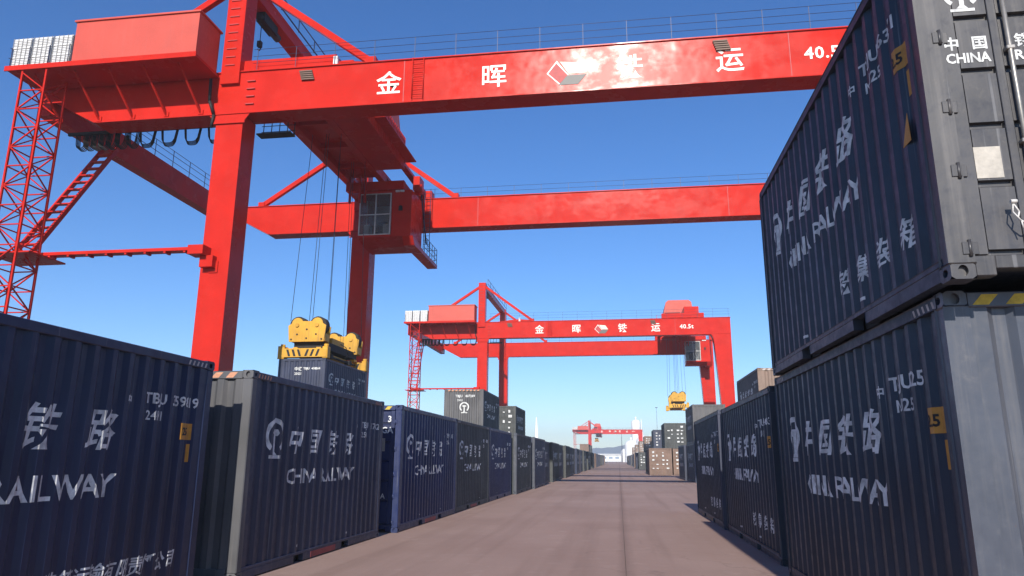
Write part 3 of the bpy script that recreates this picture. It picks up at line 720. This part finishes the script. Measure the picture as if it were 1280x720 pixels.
def make_trolley():
    # local x=0 at trolley centre, y as the crane, z world
    r = empty('crane_trolley', (-14.85, 28, 0))
    b = MB()
    for x, x1 in ((-2.25, -1.8), (.05, .45)): b.box(x, x1, .25, 14.4, 18.96, 19.55); b.box(x, x1, 14.4, YB+1.0, 19.36, 19.55)
    b.box(-1.799, .049, 1.0, 14.4, 19.45, 19.555); b.box(1.8, 2.2, .25, 2.9, 19.0, 19.55); b.box(1.8, 2.2, 12.3, YB+1, 19.36, 19.55)
    for y0 in (3.2, 6.0, 9.0, 12.0): b.box(-1.799, .049, y0, y0+.16, 19.15, 19.449)
    fr = b.build('frame', 'red', r)
    for y0 in (.2, YB+.2):
        b = MB(); b.box(-2.6, 2.6, y0, y0+.75, 19.05, 19.6); b.build('end_carriage', 'red', r)
    b = MB(); b.box(.46, 2.28, 3.0, 12.2, 18.98, 21.0); mh = b.build('machine_house', 'red', r)
    sd = MB(); y0 = 3.05
    while y0 < 12.1: sd.box(2.281, 2.31, y0, y0+.05, 19.0, 20.98); y0 += .3
    sd.build('siding_rib', 'red', mh)
    b = MB(); b.prism([(-2.2, 19.56), (2.2, 19.56), (1.85, 22.45), (1.5, 22.75), (-1.2, 22.75), (-1.55, 22.45)], 'y', 7.0, 12.0); b.build('upper_house', 'house', r)
    b = MB(); b.box(-2.9, 2.9, 6.4, 12.6, 19.56, 19.62)
    for x in (-2.85, -1.5, 0, 1.5, 2.85):
        b.cyl((x, 6.45, 19.6), (x, 6.45, 20.6), .025, 5)
    for z in (20.1, 20.6): b.cyl((-2.9, 6.45, z), (2.9, 6.45, z), .02, 5)
    b.build('deck', 'red', r)
    b = MB(); b.cyl((-1.9, 4.6, 20.1), (.1, 4.6, 20.1), .45, 16); b.cyl((-1.9, 5.9, 20.1), (.1, 5.9, 20.1), .45, 16); b.build('rope_drum', 'hole', r)
    # hanger frame and cab
    b = MB(); b.box(-2.1, 1.75, 13.9, 14.3, 18.38, 18.95)
    b.box(-2.1, -1.9, 14.0, 16.6, 18.40, 18.9); b.box(1.55, 1.75, 14.31, 16.6, 18.4, 18.9)
    for x in (-1.75, -1.1, -.75): b.box(x-.06, x+.06, 13.7, 13.85, 17.5, 19.3)
    b.build('cab_hanger', 'red', r)
    cab = MB(); cab.box(-1.15, 2.25, 14.1, 16.7, 15.25, 15.42)           # floor
    cab.box(-1.15, 2.25, 14.1, 16.7, 18.2, 18.37); cab.box(-1.15, 2.25, 16.55, 16.7, 15.42, 18.2)
    cab.box(.95, 2.25, 14.1, 14.2, 16.75, 18.2); cab.box(.95, 2.25, 14.12, 14.2, 15.42, 16.75)
    cab.box(2.13, 2.25, 14.2, 16.55, 15.42, 18.2); cab.box(-1.15, -1.05, 15.4, 16.55, 15.42, 18.2)
    cb = cab.build('cab', 'red', r)
    b = MB(); b.box(-1.04, 2.12, 16.50, 16.549, 15.43, 18.19); b.box(.96, 2.12, 14.21, 14.24, 15.43, 18.19); b.build('added_pale_lining', 'louvre', cb)  # white panels added inside the cab to lighten the look of its windows
    b = MB(); b.prism([(14.0, 15.249), (16.7, 15.249), (16.7, 14.9), (15.3, 14.95)], 'x', -1.15, 2.25); b.build('cab_underside', 'red', cb)
    b = MB(); b.prism([(13.95, 15.25), (14.4, 14.75), (20.3, 14.75), (20.3, 15.0), (16.7, 15.0)], 'x', 1.75, 2.45); wk = b.build('walkway', 'red', r)
    b = MB()
    for k in range(6): yq = 16.9+k*.66; b.cyl((2.42, yq, 15.0), (2.42, yq, 16.1), .022, 5)
    for z in (15.35, 15.7, 16.1): b.cyl((2.42, 16.8, z), (2.42, 20.25, z), .02, 5); b.cyl((1.8, 20.25, z), (2.42, 20.25, z), .02, 5)
    b.build('handrail', 'rail', wk)
    b = MB()
    for xx in (2.35, 2.75): b.cyl((xx, 16.8, 15.0), (xx, 16.8, 19.4), .025, 5)
    for k in range(14): b.cyl((2.35, 16.8, 15.2+.3*k), (2.75, 16.8, 15.2+.3*k), .015, 4)
    b.tube([(2.35, 15.0, 19.2), (2.45, 15.6, 18.6), (2.5, 16.2, 17.0), (2.5, 17.0, 15.6)], .05, 5)
    b.build('ladder', 'rail', r)
    b = MB(); b.cyl((2.3, 14.6, 18.6), (2.8, 14.6, 18.6), .28, 12); b.box(2.26, 2.7, 14.2, 15.2, 18.4, 19.3); b.build('cable_reel', 'red', r)
    # window frames + panes (front y=14.1, left x=-1.15)
    fr_ = MB()
    for x in (-1.15, -.10, .88): fr_.box(x-.03, x+.04, 14.06, 14.14, 15.42, 18.2)
    for z in (15.42, 16.75, 18.14): fr_.box(-1.15, .92, 14.065, 14.135, z, z+.06)
    for yq in (14.1, 15.36): fr_.box(-1.18, -1.12, yq, yq+.05, 15.42, 18.2)
    fr_.build('window_frame', 'pipe', cb)
    for x0, x1, z0, z1 in ((-1.11, -.135, 15.49, 16.74), (-.055, .845, 15.49, 16.74), (-1.11, -.135, 16.82, 18.13), (-.055, .845, 16.82, 18.13)):
        MB().box(x0, x1, 14.09, 14.105, z0, z1).build('window_pane', 'glass', cb)
    MB().box(-1.155, -1.14, 14.16, 15.35, 15.45, 18.15).build('window_pane', 'glass', cb)
    b = MB(); b.box(-.5, .1, 15.3, 15.9, 15.9, 16.02, .03); b.box(-.5, .1, 15.85, 16.0, 16.02, 16.9, .04); b.cyl((-.2, 15.6, 15.42), (-.2, 15.6, 15.9), .06, 8); b.build('operator_seat', 'hole', cb)
    b = MB(); b.box(.25, .7, 14.6, 15.2, 15.42, 16.3, .02); b.box(-1.0, -.65, 14.6, 15.2, 15.42, 16.3, .02); b.build('control_console', 'louvre', cb)
    b = MB(); b.cyl((1.55, 14.02, 17.2), (1.55, 14.1, 17.2), .12, 12); b.box(1.43, 1.67, 14.0, 14.09, 16.98, 17.1); b.build('horn', 'black', cb)
    b = MB(); b.box(1.2, 1.45, 13.98, 14.09, 18.22, 18.34); b.box(1.5, 1.75, 13.98, 14.09, 18.22, 18.34); b.build('work_light', 'louvre', cb)
    return r
SPY0, SPY1 = 5.75, 11.85           # spreader span along y (local to crane)
def make_spreader():
    """z=0 at the spreader underside, x=0 centre"""
    r = empty('spreader', (0, 0, 0))
    b = MB(); b.box(-.55, .55, .45, 5.65, .12, .48); fr = b.build('main_beam', 'yellow', r)
    for y0, y1 in ((.0, .44), (5.66, 6.1)):
        b = MB(); b.prism([(-1.24, .06), (1.24, .06), (1.24, .42), (.9, .5), (-.9, .5), (-1.24, .42)], 'y', y0, y1); eb = b.build('end_beam', 'yellow', r)
        s_ = MB()
        for k in range(6):
            x = -.75+k*.28; sl_ = .12 if k > 2 else -.12
            s_.add([(x, y0-.003, .10), (x+.12, y0-.003, .10), (x+.12+sl_, y0-.003, .44), (x+sl_, y0-.003, .44)], [(0, 1, 2, 3)])
        s_.build('hazard_stripe', 'hole', eb)
        for sx in (-1, 1):
            t_ = MB(); t_.box(sx*1.0, sx*1.28, y0+.02, y1-.02, .0, .59, .03); t_.cyl((sx*1.14, y0+.2, .55), (sx*1.14, y0+.2, .72), .12, 10); t_.build('twistlock_housing', 'yellow', eb)
    # head block: two sheave boxes joined by a beam
    b = MB(); b.box(-.75, .75, .6, 5.5, .62, 1.0); hb = b.build('head_block', 'hole', r)
    for yc in (.35, 5.1):
        pl = []
        for sx in (-1, 1):
            cx, cz, rr = sx*.52, 1.80, .30
            rng = range(9) if sx < 0 else range(9)
            arc = [(cx+rr*math.cos(math.radians(aa)), cz+rr*math.sin(math.radians(aa))) for aa in ([200-k*22 for k in range(9)] if sx < 0 else [156-k*22 for k in range(9)])]
            pl += arc
        poly = [(-.92, .88), (-1.0, 1.70)]+[p for p in pl if p[1] > 1.78]+[(1.0, 1.70), (.92, .88)]
        for d in (0, .62):
            b = MB(); b.prism(poly, 'y', yc+d-.04, yc+d+.04); b.build('sheave_plate', 'yellow', hb)
        b = MB(); b.box(-.95, .95, yc+.041, yc+.579, .92, 1.3); b.build('sheave_box', 'yellow', hb)
        for sx in (-1, 1):
            b = MB(); b.cyl((sx*.52, yc+.06, 1.74), (sx*.52, yc+.56, 1.74), .44, 20); b.build('sheave', 'hole', hb)
            b = MB(); b.cyl((sx*.52, yc-.10, 1.72), (sx*.52, yc-.041, 1.72), .10, 12); b.build('axle_cap', 'yellow', hb)
        b = MB()
        for x, z in ((-.8, 1.0), (.8, 1.0), (0, 1.05), (0, 1.5), (-.5, 1.25), (.5, 1.25)): b.cyl((x, yc-.07, z), (x, yc-.041, z), .045, 8)
        b.build('bolt', 'hole', hb)
        b = MB()
        for sx in (-1, 1): b.box(sx*.62-.12, sx*.62+.12, yc+.1, yc+.5, .50, .619)
        b.build('link', 'yellow', hb)
    b = MB(); b.box(-.6, .6, 2.2, 3.9, 1.001, 1.35); b.cyl((-.3, 1.5, 1.2), (-.3, 2.19, 1.2), .17, 12); b.cyl((.35, 1.5, 1.15), (.35, 2.19, 1.15), .13, 12); b.build('hydraulic_unit', 'yellow', hb)
    b = MB()
    for x in (-.45, -.2, .3): b.tube([(x, 2.6, 1.3), (x-.1, 2.4, 1.75), (x+.1, 1.9, 1.6), (x+.3, 1.3, 1.15), (x+.25, .9, .8)], .025, 5)
    b.tube([(.6, 3.4, 1.2), (.95, 3.3, 1.0), (1.0, 3.6, .6), (.6, 3.9, .5)], .025, 5); b.build('hose', 'black', hb)
    for sx in (-1, 1):
        b = MB(); b.cyl((sx*.72, .7, .30), (sx*.72, 5.4, .30), .06, 8); b.box(sx*.56, sx*.85, 1.6, 1.9, .2, .42); b.box(sx*.56, sx*.85, 4.2, 4.5, .2, .42); b.build('hydraulic_pipe', 'hole', fr)
    return r
def hoist_ropes(parent, ztop, zbot, dy=0):
    b = MB()
    for yc in (.35, 5.1):
        for x in (-1.05, -.05, .12, 1.0):
            for d in (.3,): b.cyl((x, SPY0+yc+d, zbot), (x*.8, SPY0+yc+d+(.5 if yc < 2 else -.4), ztop), .015, 5)
    return b.build('hoist_rope', 'cable', parent)

c1 = make_crane(); tag(c1, 'large red gantry crane spanning the road nearest the camera', 'gantry crane', 'red gantry cranes over the yard')
t1 = make_trolley(); tag(t1, 'red trolley with operator cab hanging from the nearest gantry crane', 'crane trolley', 'crane trolleys')
s1 = make_spreader()
HX, HZ = -15.38, 3.56              # lifted container
cranes = {2: (91, 8.4, 8.2), 3: (440, -12.5, 12.0)}
for i, (yy, tx, sz) in cranes.items():
    c_ = copy_tree(c1); c_.location = (0, yy, 0)
    c_['label'] = 'red gantry crane in the middle distance, whole width in view' if i == 2 else 'small far red gantry crane at the end of the road'
    t_ = copy_tree(t1); t_.location = (tx, yy, 0)
    t_['label'] = 'red trolley and cab at the right end of the middle crane' if i == 2 else 'tiny trolley at the left leg of the farthest crane'
    s_ = copy_tree(s1); s_.location = (tx-.5, yy+SPY0, sz)
    tag(s_, 'empty yellow spreader hanging below the middle crane' if i == 2 else 'tiny yellow spreader below the farthest crane', 'spreader', 'yellow container spreaders')
    if i == 2:                     # this trolley carries its cab farther out
        for ch in t_.children:
            if ch.name.split('.')[0] in ('cab', 'cab_hanger', 'walkway', 'ladder', 'cable_reel'): ch.location.x += 2.6
    hr = hoist_ropes(t_, 19.0, sz+2.0); hr.location = (-.5, 0, 0)
s1.location = (HX, 28+SPY0, HZ+T+.0); tag(s1, 'yellow spreader with sheaves gripping the lifted container', 'spreader', 'yellow container spreaders')
hr = hoist_ropes(t1, 19.0, HZ+T+2.0); hr.location = (HX+14.85, 0, 0)
container((HX, 33.78, HZ), 'slate', 'slate blue container lifted in the air by the yellow spreader', 1, 'wall', 'plain', 'TBJU 418264', '25G1', None, stripe=None, sign=False,
          endtext=[('lettering', [(text_geo('中铁', .2, .006), .85, 2.30), (text_geo('25G1', .17, .005), .85, 2.08), (text_geo('TBJU', .15, .006), 1.3, 2.34), (text_geo('418264', .15, .006), 1.72, 2.34)], 'white')], endmat='slate')

# ------------------------------------------------------------------ far background
def silo(x, y, r_, h, label):
    b = MB(); n = 20; pts = [(r_, 0), (r_, h-r_*.8)]+[(r_*math.cos(t), h-r_*.8+r_*.8*math.sin(t)) for t in [math.radians(15*k) for k in range(1, 6)]]
    vv = [(pr*math.cos(2*math.pi*k/n), pr*math.sin(2*math.pi*k/n), z) for pr, z in pts for k in range(n)]+[(0, 0, h)]
    fs = [(i*n+k, i*n+(k+1) % n, (i+1)*n+(k+1) % n, (i+1)*n+k) for i in range(len(pts)-1) for k in range(n)]+[((len(pts)-1)*n+k, (len(pts)-1)*n+(k+1) % n, len(vv)-1) for k in range(n)]
    b.add(vv, fs, True); rr = empty('storage_silo', (x, y, 0)); b.build('shell', 'concrete', rr)
    c_ = MB(); c_.cyl((r_+.5, -.5, 0), (r_+.5, -.5, h), .25, 6); c_.cyl((0, 0, h-.3), (0, 0, h+1.8), .6, 8); c_.build('pipe', 'concrete', rr)
    tag(rr, label, 'silo', 'white silos at the end of the road')
silo(12.3, 520, 3.3, 29, 'tall white domed silo behind the farthest crane')
silo(8.4, 505, 4.4, 14.5, 'lower white domed silo left of the tall one')
silo(16.5, 515, 4.4, 18, 'white silo right of the tall one, partly hidden')
silo(4.5, 512, 3.2, 9, 'smallest white silo at the end of the road')
b = empty('far_building', (-8, 600, 0)); tag(b, 'long low white building across the end of the road', 'building')
MB().box(-28, 10, 0, 20, 0, 5.4).build('wall', 'concrete', b); MB().box(-29, 11, -1, 21, 5.4, 6.0).build('roof', 'concrete', b)
for k in range(7): MB().box(-25+k*5, -22+k*5, -.12, -.01, 2.2, 3.8).build('window', 'farblue', b)
def mast(x, y, h, label, wd=.5):
    r = empty('light_mast', (x, y, 0)); tag(r, label, 'light mast', 'thin masts on the horizon')
    b = MB(); b.cyl((0, 0, 0), (0, 0, h), wd, 6, wd*.4); b.build('pole', 'rail', r); b = MB(); b.box(-.5, .5, -.2, .2, h, h+.3); b.build('lamp_head', 'rail', r)
mast(2, 470, 18, 'thin pale mast over the end of the road', .3); mast(17, 330, 24, 'tall thin mast right of the white silo', .12)
sp = MB(); sp.cyl((0, 0, 0), (0, 0, 10.6), .9, 8, .1); o = sp.build('white_pylon', 'concrete', None, (-17.7, 160, 0)); tag(o, 'white tapering pylon poking up behind the stacked left containers', 'pylon')
hb = MB(); n = 240; vv = []
for k in range(n+1):
    x = -1400+2800*k/n; hh = 17+9*math.sin(x*.011+.8)+6*math.sin(x*.027+2)+2.2*math.sin(x*.083)+.9*math.sin(x*.21)
    vv += [(x, 1500, -1), (x, 1560, max(6, hh)), (x, 1700, -1)]
hb.add(vv, [(3*k+i, 3*k+3+i, 3*k+4+i, 3*k+1+i) for k in range(n) for i in (0, 1)], True); struct(hb.build('hills', 'hill'))

# ------------------------------------------------------------------ haze
hz = NT('haze'); hz.t.nodes.remove(hz.b); pv = hz.n('VolumePrincipled'); pv.inputs['Color'].default_value = (.82, .88, .95, 1); pv.inputs['Density'].default_value = .00055; pv.inputs['Anisotropy'].default_value = 0.
hz.l(pv.outputs[0], hz.t.nodes['Material Output'].inputs['Volume']); MT['haze'] = hz.m
o = MB().box(-2000, 2000, -120, 1800, -1.5, 62).build('haze', 'haze'); o['kind'] = 'stuff'; o['label'] = 'thin pale haze filling the yard air'
